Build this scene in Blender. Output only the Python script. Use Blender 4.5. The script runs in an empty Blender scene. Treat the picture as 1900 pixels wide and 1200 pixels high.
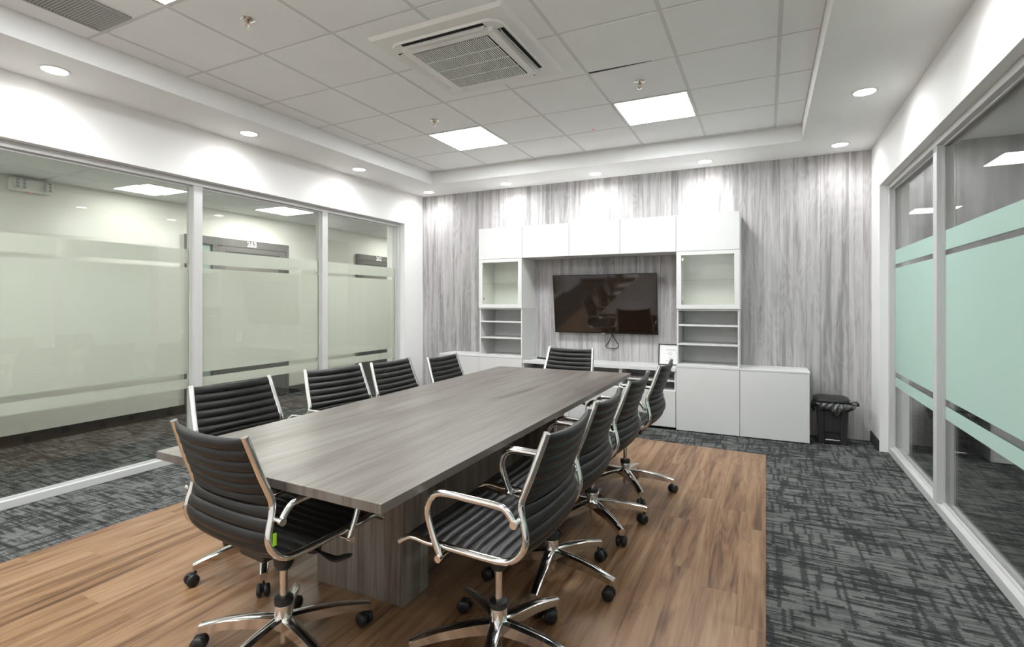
import bpy, math, random
from mathutils import Vector, Matrix
random.seed(7)
D = bpy.data; C = bpy.context; COL = C.scene.collection
R = math.radians

# ------------------------------------------------------------------ camera, world, exposure
cam = D.cameras.new('camera'); co = D.objects.new('camera', cam); COL.objects.link(co)
cam.sensor_fit = 'HORIZONTAL'; cam.sensor_width = 36.0; cam.lens = 36.0 * 968 / 1900
cam.shift_y = -40 / 1900; cam.clip_start = 0.02; cam.clip_end = 60
co.location = (0, 0, 1.36); co.rotation_euler = (R(90), 0, math.atan2(471, 968))
C.scene.camera = co
w = D.worlds.new('world'); C.scene.world = w; w.use_nodes = True
w.node_tree.nodes['Background'].inputs[0].default_value = (0.8, 0.85, 0.9, 1)
w.node_tree.nodes['Background'].inputs[1].default_value = 0.03
vs = C.scene.view_settings
vs.view_transform = 'Standard'; vs.look = 'None'; vs.gamma = 1; vs.use_curve_mapping = False
vs.exposure = 1.40
SPOT_W = 15.0; PANEL_E = 17.0; CORR_E = 16.0

# ------------------------------------------------------------------ node helpers
class NT:
    def __init__(s, name):
        s.m = D.materials.new(name); s.m.use_nodes = True; s.t = s.m.node_tree
        for n in list(s.t.nodes): s.t.nodes.remove(n)
        s.out = s.t.nodes.new('ShaderNodeOutputMaterial')
    def n(s, typ, **kw):
        nd = s.t.nodes.new('ShaderNode' + typ)
        for k, v in kw.items(): setattr(nd, k, v)
        return nd
    def put(s, sock, v):
        if v is None: return
        if isinstance(v, bpy.types.NodeSocket): s.t.links.new(v, sock)
        else:
            if isinstance(v, (tuple, list)) and len(v) == 3 and sock.type == 'RGBA': v = (*v, 1)
            sock.default_value = v
    def math(s, op, a, b=None, c=None, clamp=False):
        nd = s.n('Math', operation=op, use_clamp=clamp); s.put(nd.inputs[0], a); s.put(nd.inputs[1], b); s.put(nd.inputs[2], c)
        return nd.outputs[0]
    def pos(s):
        g = s.n('NewGeometry'); sp = s.n('SeparateXYZ'); s.t.links.new(g.outputs['Position'], sp.inputs[0]); return sp.outputs
    def obj(s):
        g = s.n('TexCoord'); sp = s.n('SeparateXYZ'); s.t.links.new(g.outputs['Object'], sp.inputs[0]); return sp.outputs
    def vec(s, x=0.0, y=0.0, z=0.0):
        nd = s.n('CombineXYZ'); s.put(nd.inputs[0], x); s.put(nd.inputs[1], y); s.put(nd.inputs[2], z); return nd.outputs[0]
    def noise(s, v, scale=1.0, detail=3.0, rough=0.55, dist=0.0):
        nd = s.n('TexNoise'); s.put(nd.inputs['Vector'], v); nd.inputs['Scale'].default_value = scale
        nd.inputs['Detail'].default_value = detail; nd.inputs['Roughness'].default_value = rough; nd.inputs['Distortion'].default_value = dist
        return nd.outputs['Fac']
    def white(s, v):
        nd = s.n('TexWhiteNoise'); nd.noise_dimensions = '3D'; s.put(nd.inputs['Vector'], v); return nd.outputs['Value']
    def ramp(s, f, stops):
        nd = s.n('ValToRGB'); s.put(nd.inputs[0], f); cr = nd.color_ramp
        while len(cr.elements) < len(stops): cr.elements.new(0.5)
        for e, (p, c) in zip(cr.elements, stops):
            e.position = p; e.color = (c, c, c, 1) if isinstance(c, (int, float)) else (*c, 1)
        return nd.outputs[0]
    def mix(s, f, a, b, mode='MIX'):
        nd = s.n('MixRGB', blend_type=mode); s.put(nd.inputs[0], f); s.put(nd.inputs[1], a); s.put(nd.inputs[2], b); return nd.outputs[0]
    def bump(s, h, strength=0.3, dist=0.01):
        nd = s.n('Bump'); nd.inputs['Strength'].default_value = strength; nd.inputs['Distance'].default_value = dist
        s.put(nd.inputs['Height'], h); return nd.outputs[0]
    def bsdf(s, color, rough=0.5, metal=0.0, normal=None, spec=0.5, coat=0.0, coat_rough=0.1):
        b = s.n('BsdfPrincipled'); s.put(b.inputs['Base Color'], color); s.put(b.inputs['Roughness'], rough)
        b.inputs['Metallic'].default_value = metal; b.inputs['Specular IOR Level'].default_value = spec
        b.inputs['Coat Weight'].default_value = coat; b.inputs['Coat Roughness'].default_value = coat_rough
        if normal is not None: s.put(b.inputs['Normal'], normal)
        s.t.links.new(b.outputs[0], s.out.inputs[0]); return s.m

def plain(name, color, rough=0.5, metal=0.0, spec=0.5, coat=0.0, nscale=0, nstr=0.05):
    t = NT(name)
    nrm = None
    if nscale:
        g = t.n('TexCoord'); nrm = t.bump(t.noise(g.outputs['Object'], nscale, 4), nstr, 0.004)
    # a faint mottling keeps each surface procedural rather than flat
    g2 = t.n('TexCoord'); f = t.noise(g2.outputs['Object'], 3.0, 2)
    c = t.mix(f, tuple(k * 0.97 for k in color), tuple(min(1, k * 1.03) for k in color))
    return t.bsdf(c, rough, metal, nrm, spec, coat)

def emit(name, color, strength):
    t = NT(name); e = t.n('Emission'); e.inputs[0].default_value = (*color, 1); e.inputs[1].default_value = strength
    t.t.links.new(e.outputs[0], t.out.inputs[0]); return t.m

def lin(r, g, b):
    return tuple(((c / 255) / 12.92 if c / 255 <= 0.04045 else ((c / 255 + 0.055) / 1.055) ** 2.4) for c in (r, g, b))

M = {}
M['paint'] = plain('white_wall_paint', (0.82, 0.815, 0.80), 0.6, nscale=180, nstr=0.04)
M['soffit'] = plain('white_soffit_paint', (0.80, 0.797, 0.785), 0.65)
M['corr_paint'] = plain('corridor_wall_paint', (0.74, 0.74, 0.68), 0.6)
M['tile'] = plain('ceiling_tile', (0.84, 0.84, 0.84), 0.9, nscale=260, nstr=0.25)
M['tbar'] = plain('ceiling_grid_metal', (0.66, 0.655, 0.64), 0.6)
M['white'] = plain('white_cabinet_foil', (0.66, 0.66, 0.65), 0.38)
M['white_in'] = plain('cabinet_inside', (0.80, 0.80, 0.775), 0.5)
M['alu'] = plain('painted_aluminium', (0.54, 0.54, 0.53), 0.4)
M['chrome'] = plain('polished_chrome', (0.78, 0.775, 0.76), 0.13, metal=1.0)
M['plastic'] = plain('black_plastic', (0.018, 0.018, 0.018), 0.45, nscale=300, nstr=0.05)
M['darkbase'] = plain('dark_rubber_base', (0.028, 0.027, 0.026), 0.55)
M['rubber'] = plain('caster_rubber', (0.012, 0.012, 0.013), 0.4)
M['green_tag'] = plain('green_tag', lin(150, 200, 40), 0.6)
M['doorgray'] = plain('charcoal_door_paint', lin(92, 90, 87), 0.5)
M['acwhite'] = plain('warm_white_plastic', (0.80, 0.785, 0.755), 0.45)
M['black'] = plain('matte_black', (0.01, 0.01, 0.01), 0.9)
M['ventgray'] = plain('vent_grey', (0.36, 0.36, 0.35), 0.6)
M['paper'] = plain('certificate_paper', (0.8, 0.8, 0.78), 0.7)
M['ink'] = plain('grey_ink', (0.25, 0.25, 0.25), 0.7)
M['frame_black'] = plain('black_frame_wood', (0.02, 0.02, 0.02), 0.35)
M['tvbezel'] = plain('tv_bezel', (0.015, 0.012, 0.01), 0.25)
M['tvscreen'] = plain('tv_screen', (0.014, 0.008, 0.005), 0.05, spec=0.9)  # brown in the base colour stands in for the warm room reflection
M['steel'] = plain('brushed_steel', (0.6, 0.59, 0.57), 0.3, metal=1.0)
M['brass'] = plain('sprinkler_brass', (0.55, 0.40, 0.28), 0.3, metal=1.0)
M['bag'] = plain('black_bin_bag', (0.05, 0.05, 0.05), 0.18, nscale=60, nstr=1.0, spec=0.8)
M['led'] = emit('panel_diffuser_glow', (0.955, 0.98, 1.0), PANEL_E)
M['next_led'] = emit('next_room_panel_glow', (0.98, 0.99, 1.0), 2.5)
M['corr_dim'] = emit('dim_corridor_panel_glow', (1.0, 0.99, 0.96), 9.0)
M['corr_led'] = emit('corridor_panel_glow', (1.0, 0.99, 0.96), CORR_E)
M['down'] = emit('downlight_glow', (1.0, 0.98, 0.94), 14.0)
M['red'] = emit('red_indicator_glow', (1.0, 0.05, 0.03), 2.0)
M['white_text'] = plain('white_lettering', (0.85, 0.85, 0.85), 0.5)

def leather():
    t = NT('black_ribbed_leather'); g = t.n('TexCoord')
    n = t.noise(g.outputs['Object'], 240, 4, 0.6); n2 = t.noise(g.outputs['Object'], 14, 3)
    c = t.mix(n2, (0.011, 0.0105, 0.010), (0.018, 0.0172, 0.0165))
    return t.bsdf(c, t.math('MULTIPLY_ADD', n2, 0.15, 0.34), 0, t.bump(n, 0.12, 0.002), 0.30)
M['leather'] = leather()

def wood_wall():
    t = NT('grey_wood_panelling'); p = t.pos(); x, z = p[0], p[2]
    u = t.math('DIVIDE', t.math('ADD', x, 20.0), 0.122)
    idx = t.math('FLOOR', u); fr = t.math('FRACT', u)
    rnd = t.white(t.vec(idx, 3.3, 1.7)); rz = t.math('MULTIPLY', rnd, 17.0)
    zz = t.math('ADD', z, rz)
    # flow field for the cathedral grain
    f1 = t.noise(t.vec(t.math('MULTIPLY', x, 7.0), rz, t.math('MULTIPLY', zz, 1.3)), 1.0, 2.0, 0.5, 0.5)
    ring = t.math('SINE', t.math('MULTIPLY', f1, 62.0))
    ring = t.math('MULTIPLY_ADD', ring, 0.5, 0.5)
    f2 = t.noise(t.vec(t.math('MULTIPLY', x, 17.0), rz, t.math('MULTIPLY', zz, 0.8)), 1.0, 3.0, 0.5, 0.7)
    f3 = t.noise(t.vec(t.math('MULTIPLY', x, 170.0), rz, t.math('MULTIPLY', zz, 4.0)), 1.0, 2.0)
    v = t.math('ADD', t.math('MULTIPLY', f2, 0.80), t.math('MULTIPLY', ring, 0.07))
    v = t.math('ADD', v, t.math('MULTIPLY', f3, 0.10))
    v = t.math('ADD', v, t.math('MULTIPLY_ADD', rnd, 0.08, -0.04))
    c = t.ramp(v, [(0.33, lin(138, 136, 135)), (0.43, lin(160, 157, 156)), (0.53, lin(177, 175, 174)), (0.66, lin(189, 187, 187))])
    seam = t.math('LESS_THAN', fr, 0.018)
    c = t.mix(t.math('MULTIPLY', seam, 0.75), c, lin(105, 103, 101))
    return t.bsdf(c, 0.5, 0, t.bump(t.math('SUBTRACT', 1.0, seam), 0.3, 0.002))
M['woodwall'] = wood_wall()

def floor_planks():
    t = NT('oak_laminate_planks'); p = t.pos(); x, y = p[0], p[1]
    W, L = 0.152, 1.05
    u = t.math('DIVIDE', t.math('ADD', x, 10.0), W); ix = t.math('FLOOR', u); fx = t.math('FRACT', u)
    off = t.white(t.vec(ix, 9.1, 4.0))
    v = t.math('ADD', t.math('DIVIDE', t.math('ADD', y, 10.0), L), off); iy = t.math('FLOOR', v); fy = t.math('FRACT', v)
    rnd = t.white(t.vec(ix, iy, 2.0)); r2 = t.math('MULTIPLY', rnd, 23.0)
    g1 = t.noise(t.vec(t.math('MULTIPLY', x, 16.0), t.math('MULTIPLY', y, 0.8), r2), 1.0, 4.0, 0.6, 0.6)
    g2 = t.noise(t.vec(t.math('MULTIPLY', x, 110.0), t.math('MULTIPLY', y, 3.0), r2), 1.0, 3.0, 0.6)
    g3 = t.noise(t.vec(t.math('MULTIPLY', x, 7.0), t.math('MULTIPLY', y, 0.7), r2), 1.0, 2.0, 0.5, 0.5)
    ring = t.math('MULTIPLY_ADD', t.math('SINE', t.math('MULTIPLY', g3, 60.0)), 0.5, 0.5)
    s = t.math('ADD', t.math('MULTIPLY', g1, 0.75), t.math('MULTIPLY', g2, 0.2))
    s = t.math('ADD', s, t.math('MULTIPLY', ring, 0.06))
    s = t.math('ADD', s, t.math('MULTIPLY_ADD', rnd, 0.07, -0.035))
    c = t.ramp(s, [(0.34, lin(84, 57, 36)), (0.43, lin(114, 83, 57)), (0.53, lin(138, 106, 77)), (0.68, lin(156, 127, 98))])
    seam = t.math('MAXIMUM', t.math('LESS_THAN', fx, 0.012), t.math('LESS_THAN', fy, 0.0022))
    c = t.mix(t.math('MULTIPLY', seam, 0.35), c, lin(105, 78, 54))
    return t.bsdf(c, t.math('MULTIPLY_ADD', g2, 0.15, 0.27), 0, t.bump(g2, 0.08, 0.002), 0.4)
M['planks'] = floor_planks()

def carpet():
    t = NT('charcoal_patterned_carpet'); p = t.pos(); x, y = p[0], p[1]
    fz = t.noise(t.vec(t.math('MULTIPLY', x, 90.0), t.math('MULTIPLY', y, 90.0), 3.0), 1.0, 3.0)
    fy_ = t.noise(t.vec(t.math('MULTIPLY', x, 60.0), t.math('MULTIPLY', y, 160.0), 8.0), 1.0, 3.0)
    xw = t.math('ADD', x, t.math('MULTIPLY_ADD', fz, 0.04, -0.02)); yw = t.math('ADD', y, t.math('MULTIPLY_ADD', fy_, 0.012, -0.006))
    def dash(sx, sy, k, along='x'):
        # random woven blocks: rows of constant width broken at random places
        if along == 'x': row, col, sr, sc = yw, xw, sy, sx
        else: row, col, sr, sc = xw, yw, sx, sy
        j = t.math('FLOOR', t.math('MULTIPLY', t.math('ADD', row, 20.0), sr))
        off = t.math('MULTIPLY', t.white(t.vec(j, k, 0.5)), 13.0)
        i = t.math('FLOOR', t.math('MULTIPLY_ADD', t.math('ADD', col, 20.0), sc, off))
        return t.white(t.vec(i, j, k + 0.3))
    r1 = dash(7.0, 100.0, 1.0); r2 = dash(9.0, 40.0, 5.0); r3 = dash(64.0, 6.0, 9.0, 'y'); r4 = dash(20.0, 8.0, 15.0, 'y')
    big = t.noise(t.vec(x, t.math('MULTIPLY', y, 2.0), 11.0), 2.6, 2)
    v = t.math('ADD', t.math('MULTIPLY', r1, 0.46), t.math('MULTIPLY', r2, 0.38))
    v = t.math('ADD', v, t.math('MULTIPLY', r4, 0.16)); v = t.math('ADD', v, t.math('MULTIPLY_ADD', big, 0.55, -0.275))
    base = t.ramp(v, [(0.26, 0.0), (0.72, 1.0)])
    lines = t.ramp(r3, [(0.72, 1.0), (0.76, 0.25)])
    f = t.math('MULTIPLY', base, lines)
    fine = t.noise(t.vec(t.math('MULTIPLY', x, 300.0), t.math('MULTIPLY', y, 150.0), 0), 1.0, 2.0)
    f = t.math('MULTIPLY', f, t.math('MULTIPLY_ADD', fine, 1.8, 0.1))
    c = t.mix(f, lin(47, 47, 47), lin(108, 110, 108))
    return t.bsdf(c, 0.95, 0, t.bump(fine, 0.6, 0.004), 0.1)
M['carpet'] = carpet()

def grey_wood(name, axis, stops):
    t = NT(name); p = t.pos()
    if axis == 'y': a, b, cc = p[0], p[1], p[2]
    else: a, b, cc = t.math('ADD', p[0], p[1]), p[2], 0.0
    g1 = t.noise(t.vec(t.math('MULTIPLY', a, 15.0), t.math('MULTIPLY', b, 1.0), 1.0), 1.0, 4.0, 0.6, 0.5)
    g2 = t.noise(t.vec(t.math('MULTIPLY', a, 130.0), t.math('MULTIPLY', b, 3.5), 4.0), 1.0, 3.0, 0.6)
    g3 = t.noise(t.vec(t.math('MULTIPLY', a, 5.0), t.math('MULTIPLY', b, 0.7), 9.0), 1.0, 2.0)
    s = t.math('ADD', t.math('MULTIPLY', g1, 0.5), t.math('MULTIPLY', g2, 0.28))
    s = t.math('ADD', s, t.math('MULTIPLY', g3, 0.25))
    c = t.ramp(s, stops)
    return t.bsdf(c, 0.36, 0, t.bump(g2, 0.06, 0.001), 0.5)
ST = [(0.38, lin(72, 63, 56)), (0.46, lin(90, 82, 75)), (0.54, lin(104, 98, 91)), (0.66, lin(120, 116, 110))]
M['tabletop'] = grey_wood('grey_wood_laminate_top', 'y', ST)
ST2 = [(0.38, lin(84, 74, 68)), (0.48, lin(116, 106, 98)), (0.56, lin(138, 130, 122)), (0.66, lin(150, 146, 142))]
M['pedestal'] = grey_wood('grey_wood_laminate_base', 'z', ST2)

def glass(name, tint, ior=1.5):
    t = NT(name); f = t.n('Fresnel'); gm = t.n('NewGeometry')
    t.put(f.inputs[0], t.math('MULTIPLY_ADD', gm.outputs['Backfacing'], 1 / ior - ior, ior))   # same pane reflectance on entry and exit
    tr = t.n('BsdfTransparent'); tr.inputs[0].default_value = (*tint, 1)
    gl = t.n('BsdfGlossy'); gl.inputs['Roughness'].default_value = 0.0; gl.inputs[0].default_value = (1, 1, 1, 1)
    mx = t.n('MixShader'); L = t.t.links
    L.new(f.outputs[0], mx.inputs[0]); L.new(tr.outputs[0], mx.inputs[1]); L.new(gl.outputs[0], mx.inputs[2]); L.new(mx.outputs[0], t.out.inputs[0])
    return t.m
M['glass'] = glass('window_glass', (0.955, 0.97, 0.95))
M['glass_right'] = glass('right_window_glass', (0.955, 0.97, 0.955), 1.72)
M['cabglass'] = glass('cabinet_glass', (0.975, 0.98, 0.965))

def film(name, color, tcolor, k):
    t = NT(name); d = t.n('BsdfDiffuse'); d.inputs[0].default_value = (*color, 1)
    tl = t.n('BsdfTranslucent'); tl.inputs[0].default_value = (*tcolor, 1)
    g = t.n('TexCoord'); nz = t.noise(g.outputs['Object'], 400, 2)
    mx = t.n('MixShader'); t.put(mx.inputs[0], t.math('MULTIPLY_ADD', nz, 0.02, k - 0.01))
    L = t.t.links; L.new(d.outputs[0], mx.inputs[1]); L.new(tl.outputs[0], mx.inputs[2]); L.new(mx.outputs[0], t.out.inputs[0]); return t.m
M['film_left'] = film('frosted_film_grey_green', (0.70, 0.70, 0.655), (0.88, 0.89, 0.83), 0.42)
M['film_right'] = film('frosted_film_green', (0.56, 0.73, 0.655), (0.62, 0.82, 0.75), 0.3)

# ------------------------------------------------------------------ mesh helpers
def origin_of(o):
    v = Vector((0, 0, 0))
    while o is not None: v += Vector(o.location); o = o.parent
    return v

class MB:
    def __init__(s): s.v = []; s.f = []; s.sm = []
    def add(s, vs_, fs, smooth=False):
        k = len(s.v); s.v += [tuple(q) for q in vs_]; s.f += [tuple(i + k for i in f) for f in fs]; s.sm += [smooth] * len(fs); return s
    def box(s, x0, x1, y0, y1, z0, z1):
        if x0 > x1: x0, x1 = x1, x0
        if y0 > y1: y0, y1 = y1, y0
        v = [(x0, y0, z0), (x1, y0, z0), (x1, y1, z0), (x0, y1, z0), (x0, y0, z1), (x1, y0, z1), (x1, y1, z1), (x0, y1, z1)]
        return s.add(v, [(0, 3, 2, 1), (4, 5, 6, 7), (0, 1, 5, 4), (1, 2, 6, 5), (2, 3, 7, 6), (3, 0, 4, 7)])
    def prism(s, poly, z0, z1):
        n = len(poly)
        v = [(x, y, z0) for x, y in poly] + [(x, y, z1) for x, y in poly]
        return s.add(v, [tuple(range(n))[::-1], tuple(range(n, 2 * n))] + [(i, (i + 1) % n, n + (i + 1) % n, n + i) for i in range(n)])
    def hull8(s, a, b):   # two quads of 4 points each, joined
        return s.add(list(a) + list(b), [(3, 2, 1, 0), (4, 5, 6, 7), (0, 1, 5, 4), (1, 2, 6, 5), (2, 3, 7, 6), (3, 0, 4, 7)])
    def lathe(s, prof, cx=0, cy=0, cz=0, n=24, axis='z', smooth=True):
        vs_ = []; fs = []
        for r, h in prof:
            for i in range(n):
                a = 2 * math.pi * i / n; c, d = r * math.cos(a), r * math.sin(a)
                vs_.append({'z': (cx + c, cy + d, cz + h), 'y': (cx + c, cy + h, cz + d), 'x': (cx + h, cy + c, cz + d)}[axis])
        m = len(prof)
        for j in range(m - 1):
            for i in range(n):
                q = (j * n + i, j * n + (i + 1) % n, (j + 1) * n + (i + 1) % n, (j + 1) * n + i)
                fs.append(q if axis != 'y' else q[::-1])
        fs.append(tuple(range(n))[::-1]); fs.append(tuple(range((m - 1) * n, m * n)))
        return s.add(vs_, fs, smooth)
    def tube(s, path, r, n=12, flat=1.0, up=(0, 0, 1)):
        P = [Vector(p) for p in path]; vs_ = []; fs = []; prev = Vector(up)
        for i, p in enumerate(P):
            t = (P[min(i + 1, len(P) - 1)] - P[max(i - 1, 0)]).normalized()
            a = prev - t * prev.dot(t)
            if a.length < 1e-5: a = t.orthogonal()
            a.normalize(); prev = a; b = t.cross(a)
            rr = r[i] if isinstance(r, (list, tuple)) else r
            for k in range(n):
                th = 2 * math.pi * k / n
                vs_.append(p + a * (rr * math.cos(th) * flat) + b * (rr * math.sin(th)))
        for i in range(len(P) - 1):
            for k in range(n):
                fs.append((i * n + k, i * n + (k + 1) % n, (i + 1) * n + (k + 1) % n, (i + 1) * n + k))
        fs.append(tuple(range(n))[::-1]); fs.append(tuple(range((len(P) - 1) * n, len(P) * n)))
        return s.add(vs_, fs, True)
    def xf(s, m, start=0):
        s.v = s.v[:start] + [tuple(m @ Vector(q)) for q in s.v[start:]]; return s
    def build(s, name, mat, parent=None, bevel=0.0, seg=2, local=False):
        me = D.meshes.new(name)
        if parent is not None: off = Vector((0, 0, 0)) if local else origin_of(parent)
        else:
            xs, ys, zs = zip(*s.v); off = Vector(((min(xs) + max(xs)) / 2, (min(ys) + max(ys)) / 2, min(zs)))
        me.from_pydata([tuple(Vector(q) - off) for q in s.v], [], s.f)
        me.polygons.foreach_set('use_smooth', s.sm); me.update()
        me.materials.append(mat)
        o = D.objects.new(name, me); COL.objects.link(o)
        if parent is not None: o.parent = parent
        else: o.location = off
        if any(s.sm):
            try: me.set_sharp_from_angle(angle=R(42))
            except Exception: pass
        if bevel:
            b = o.modifiers.new('bevel', 'BEVEL'); b.width = bevel; b.segments = seg; b.limit_method = 'ANGLE'; b.angle_limit = R(50)
        return o

def tag(o, label, cat, group=None, kind=None):
    if label: o['label'] = label
    if cat: o['category'] = cat
    if group: o['group'] = group
    if kind: o['kind'] = kind
    return o
def empty(name, loc, label, cat, group=None, kind=None):
    o = D.objects.new(name, None); COL.objects.link(o); o.location = loc; o.empty_display_size = 0.1
    return tag(o, label, cat, group, kind)
def struct(o): o['kind'] = 'structure'; return o
def catmull(pts, n=6):
    P = [Vector(p) for p in pts]; out = []
    for i in range(len(P) - 1):
        p0, p1, p2, p3 = P[max(i - 1, 0)], P[i], P[i + 1], P[min(i + 2, len(P) - 1)]
        for k in range(n):
            t = k / n
            out.append(0.5 * ((2 * p1) + (p2 - p0) * t + (2 * p0 - 5 * p1 + 4 * p2 - p3) * t * t + (3 * p1 - p0 - 3 * p2 + p3) * t ** 3))
    out.append(P[-1]); return out
def rrect(x0, x1, y0, y1, r, n=6):
    out = []
    for cx, cy, a0 in ((x1 - r, y1 - r, 0), (x0 + r, y1 - r, 90), (x0 + r, y0 + r, 180), (x1 - r, y0 + r, 270)):
        for i in range(n + 1):
            a = R(a0 + 90 * i / n); out.append((cx + r * math.cos(a), cy + r * math.sin(a)))
    return out

# ------------------------------------------------------------------ room shell
XL, XR, YB, YF = -4.40, 0.93, 6.13, -1.10       # inner faces of the meeting room
ZS, ZC = 2.85, 3.0                                # soffit, tile ceiling
TX0, TX1, TY0, TY1 = -3.81, 0.30, -0.50, 5.52     # tray opening
WT = 2.42                                         # top of the glazed openings
# floors
lam = [(0.0, YF), (0.0, 5.14), (-3.57, 5.40), (-3.57, YF)]
struct(MB().box(-7.0, 5.2, YF - 0.1, 12.3, -0.10, 0.0).build('floor', M['carpet']))
struct(MB().prism(lam, 0.0, 0.004).build('floor_laminate', M['planks']))
# walls
m = MB(); m.box(XL - 0.3, XR + 0.22, YB, YB + 0.15, 0, 3.2); struct(m.build('wall_back', M['woodwall']))
m = MB(); m.box(XL - 0.3, XR + 0.22, YF - 0.12, YF, 0, 3.2); struct(m.build('wall_front', M['paint']))
LW = XL - 0.30
m = MB(); m.box(LW, XL, YF, YB, WT, 3.2); m.box(LW, XL, 5.72, YB, 0, WT); m.box(LW, XL, YF, 0.0, 0, WT)
struct(m.build('wall_left', M['paint']))
RW = XR + 0.22
m = MB(); m.box(XR, RW, YF, YB, WT, 3.2); m.box(XR, RW, 5.73, YB, 0, WT); m.box(XR, RW, YF, 0.2, 0, WT)
struct(m.build('wall_right', M['paint']))
# tray soffit
m = MB(); m.box(XL, TX0, YF, YB, ZS, 3.18); m.box(TX1, XR, YF, YB, ZS, 3.18); m.box(TX0, TX1, TY1, YB, ZS, 3.18); m.box(TX0, TX1, YF, TY0, ZS, 3.18)
struct(m.build('ceiling_soffit', M['soffit']))
# tile ceiling: recessed grid with separate drop-in tiles
GX = [0.077 - 0.6140 * k for k in range(-1, 8)]; GY = [4.85 - 0.6165 * k for k in range(-2, 10)]
struct(MB().box(TX0, TX1, TY0, TY1, ZC + 0.0035, ZC + 0.05).build('ceiling_grid', M['tbar']))
PANELS = [(-2.993, 4.2335), (-1.151, 4.2335), (-2.993, 1.7675 - 0.6165), (-2.993, -0.082), (-1.151, -0.082)]  # last two are unseen panels added behind the camera as fill light
m = MB()
def is_panel(x0, y0): return any(abs(x0 - px) < 0.2 and abs(y0 - py) < 0.2 for px, py in PANELS)
PR = []
for i in range(len(GX) - 1):
    for j in range(len(GY) - 1):
        xa, xb, ya, yb = GX[i + 1], GX[i], GY[j + 1], GY[j]
        if is_panel(xa, ya): PR.append((xa, xb, ya, yb)); continue
        xa2, xb2, ya2, yb2 = max(xa + 0.012, TX0 + 0.008), min(xb - 0.012, TX1 - 0.008), max(ya + 0.011, TY0 + 0.008), min(yb - 0.011, TY1 - 0.008)
        if xb2 - xa2 < 0.03 or yb2 - ya2 < 0.03: continue
        m.box(xa2, xb2, ya2, yb2, ZC, ZC + 0.0035)
struct(m.build('ceiling', M['tile']))
# black wedge standing in for the dark gap where one tile has lifted
struct(MB().add([(-1.142, 3.592, ZC - 0.001), (-1.142, 3.615, ZC - 0.001), (-0.70, 3.608, ZC - 0.001), (-0.70, 3.603, ZC - 0.001),
                 (-1.142, 3.592, ZC + 0.004), (-1.142, 3.615, ZC + 0.004), (-0.70, 3.608, ZC + 0.004), (-0.70, 3.603, ZC + 0.004)],
                [(0, 1, 2, 3), (7, 6, 5, 4), (0, 4, 5, 1), (1, 5, 6, 2), (2, 6, 7, 3), (3, 7, 4, 0)]).build('tile_gap_shade_1', M['black']))
# dark vinyl base beside the right window and on the front wall
struct(MB().box(XR - 0.012, XR, 5.74, YB - 0.001, 0, 0.10).build('baseboard_right', M['darkbase']))
struct(MB().box(XL, XR, YF, YF + 0.012, 0, 0.10).build('baseboard_front', M['darkbase']))
struct(MB().box(XL, XL + 0.012, 5.74, YB - 0.001, 0, 0.10).build('baseboard_left', M['darkbase']))

# corridor on the left
XC = -6.37; ZK = 2.55
struct(MB().box(XC - 0.15, XC, YF - 0.1, 9.4, 0, 2.9).build('wall_corridor', M['corr_paint']))
struct(MB().box(XC, LW, 9.3, 9.4, 0, 2.9).build('wall_corridor_back', M['corr_paint']))
struct(MB().box(XC, LW, YF - 0.1, YF - 0.02, 0, 2.9).build('wall_corridor_front', M['corr_paint']))
struct(MB().box(LW - 0.03, LW, YB, 9.3, 0, 2.9).build('wall_corridor_right', M['corr_paint']))
m = MB()
for i in range(3):
    for j in range(18):
        xa, ya = LW - (i + 1) * 0.60, YF + j * 0.61
        m.box(max(xa + 0.006, XC), xa + 0.594, ya + 0.006, ya + 0.604, ZK, ZK + 0.01)
m.box(XC, LW, YF, 9.3, ZK + 0.006, ZK + 0.05)
struct(m.build('ceiling_corridor', M['tile']))
struct(MB().box(XC, XC + 0.012, YF, 3.965, 0, 0.11).box(XC, XC + 0.012, 5.48, 6.9, 0, 0.11).box(XC, XC + 0.012, 8.3, 9.3, 0, 0.11).build('baseboard_corridor', M['darkbase']))
# dim room beyond the right-hand glass
struct(MB().box(RW, 5.2, 12.2, 12.3, 0, 2.9).build('wall_next_room_back', M['paint']))
struct(MB().box(RW - 0.02, RW, YB, 12.2, 0, 2.9).build('wall_next_room_left', M['paint']))
struct(MB().box(5.1, 5.2, YF, 12.2, 0, 2.9).build('wall_next_room_right', M['paint']))
struct(MB().box(RW, 5.2, YF - 0.1, YF, 0, 2.9).build('wall_next_room_front', M['paint']))
struct(MB().box(RW, 5.2, YF, 12.3, 2.756, 2.85).build('ceiling_next_room', M['tile']))

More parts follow.
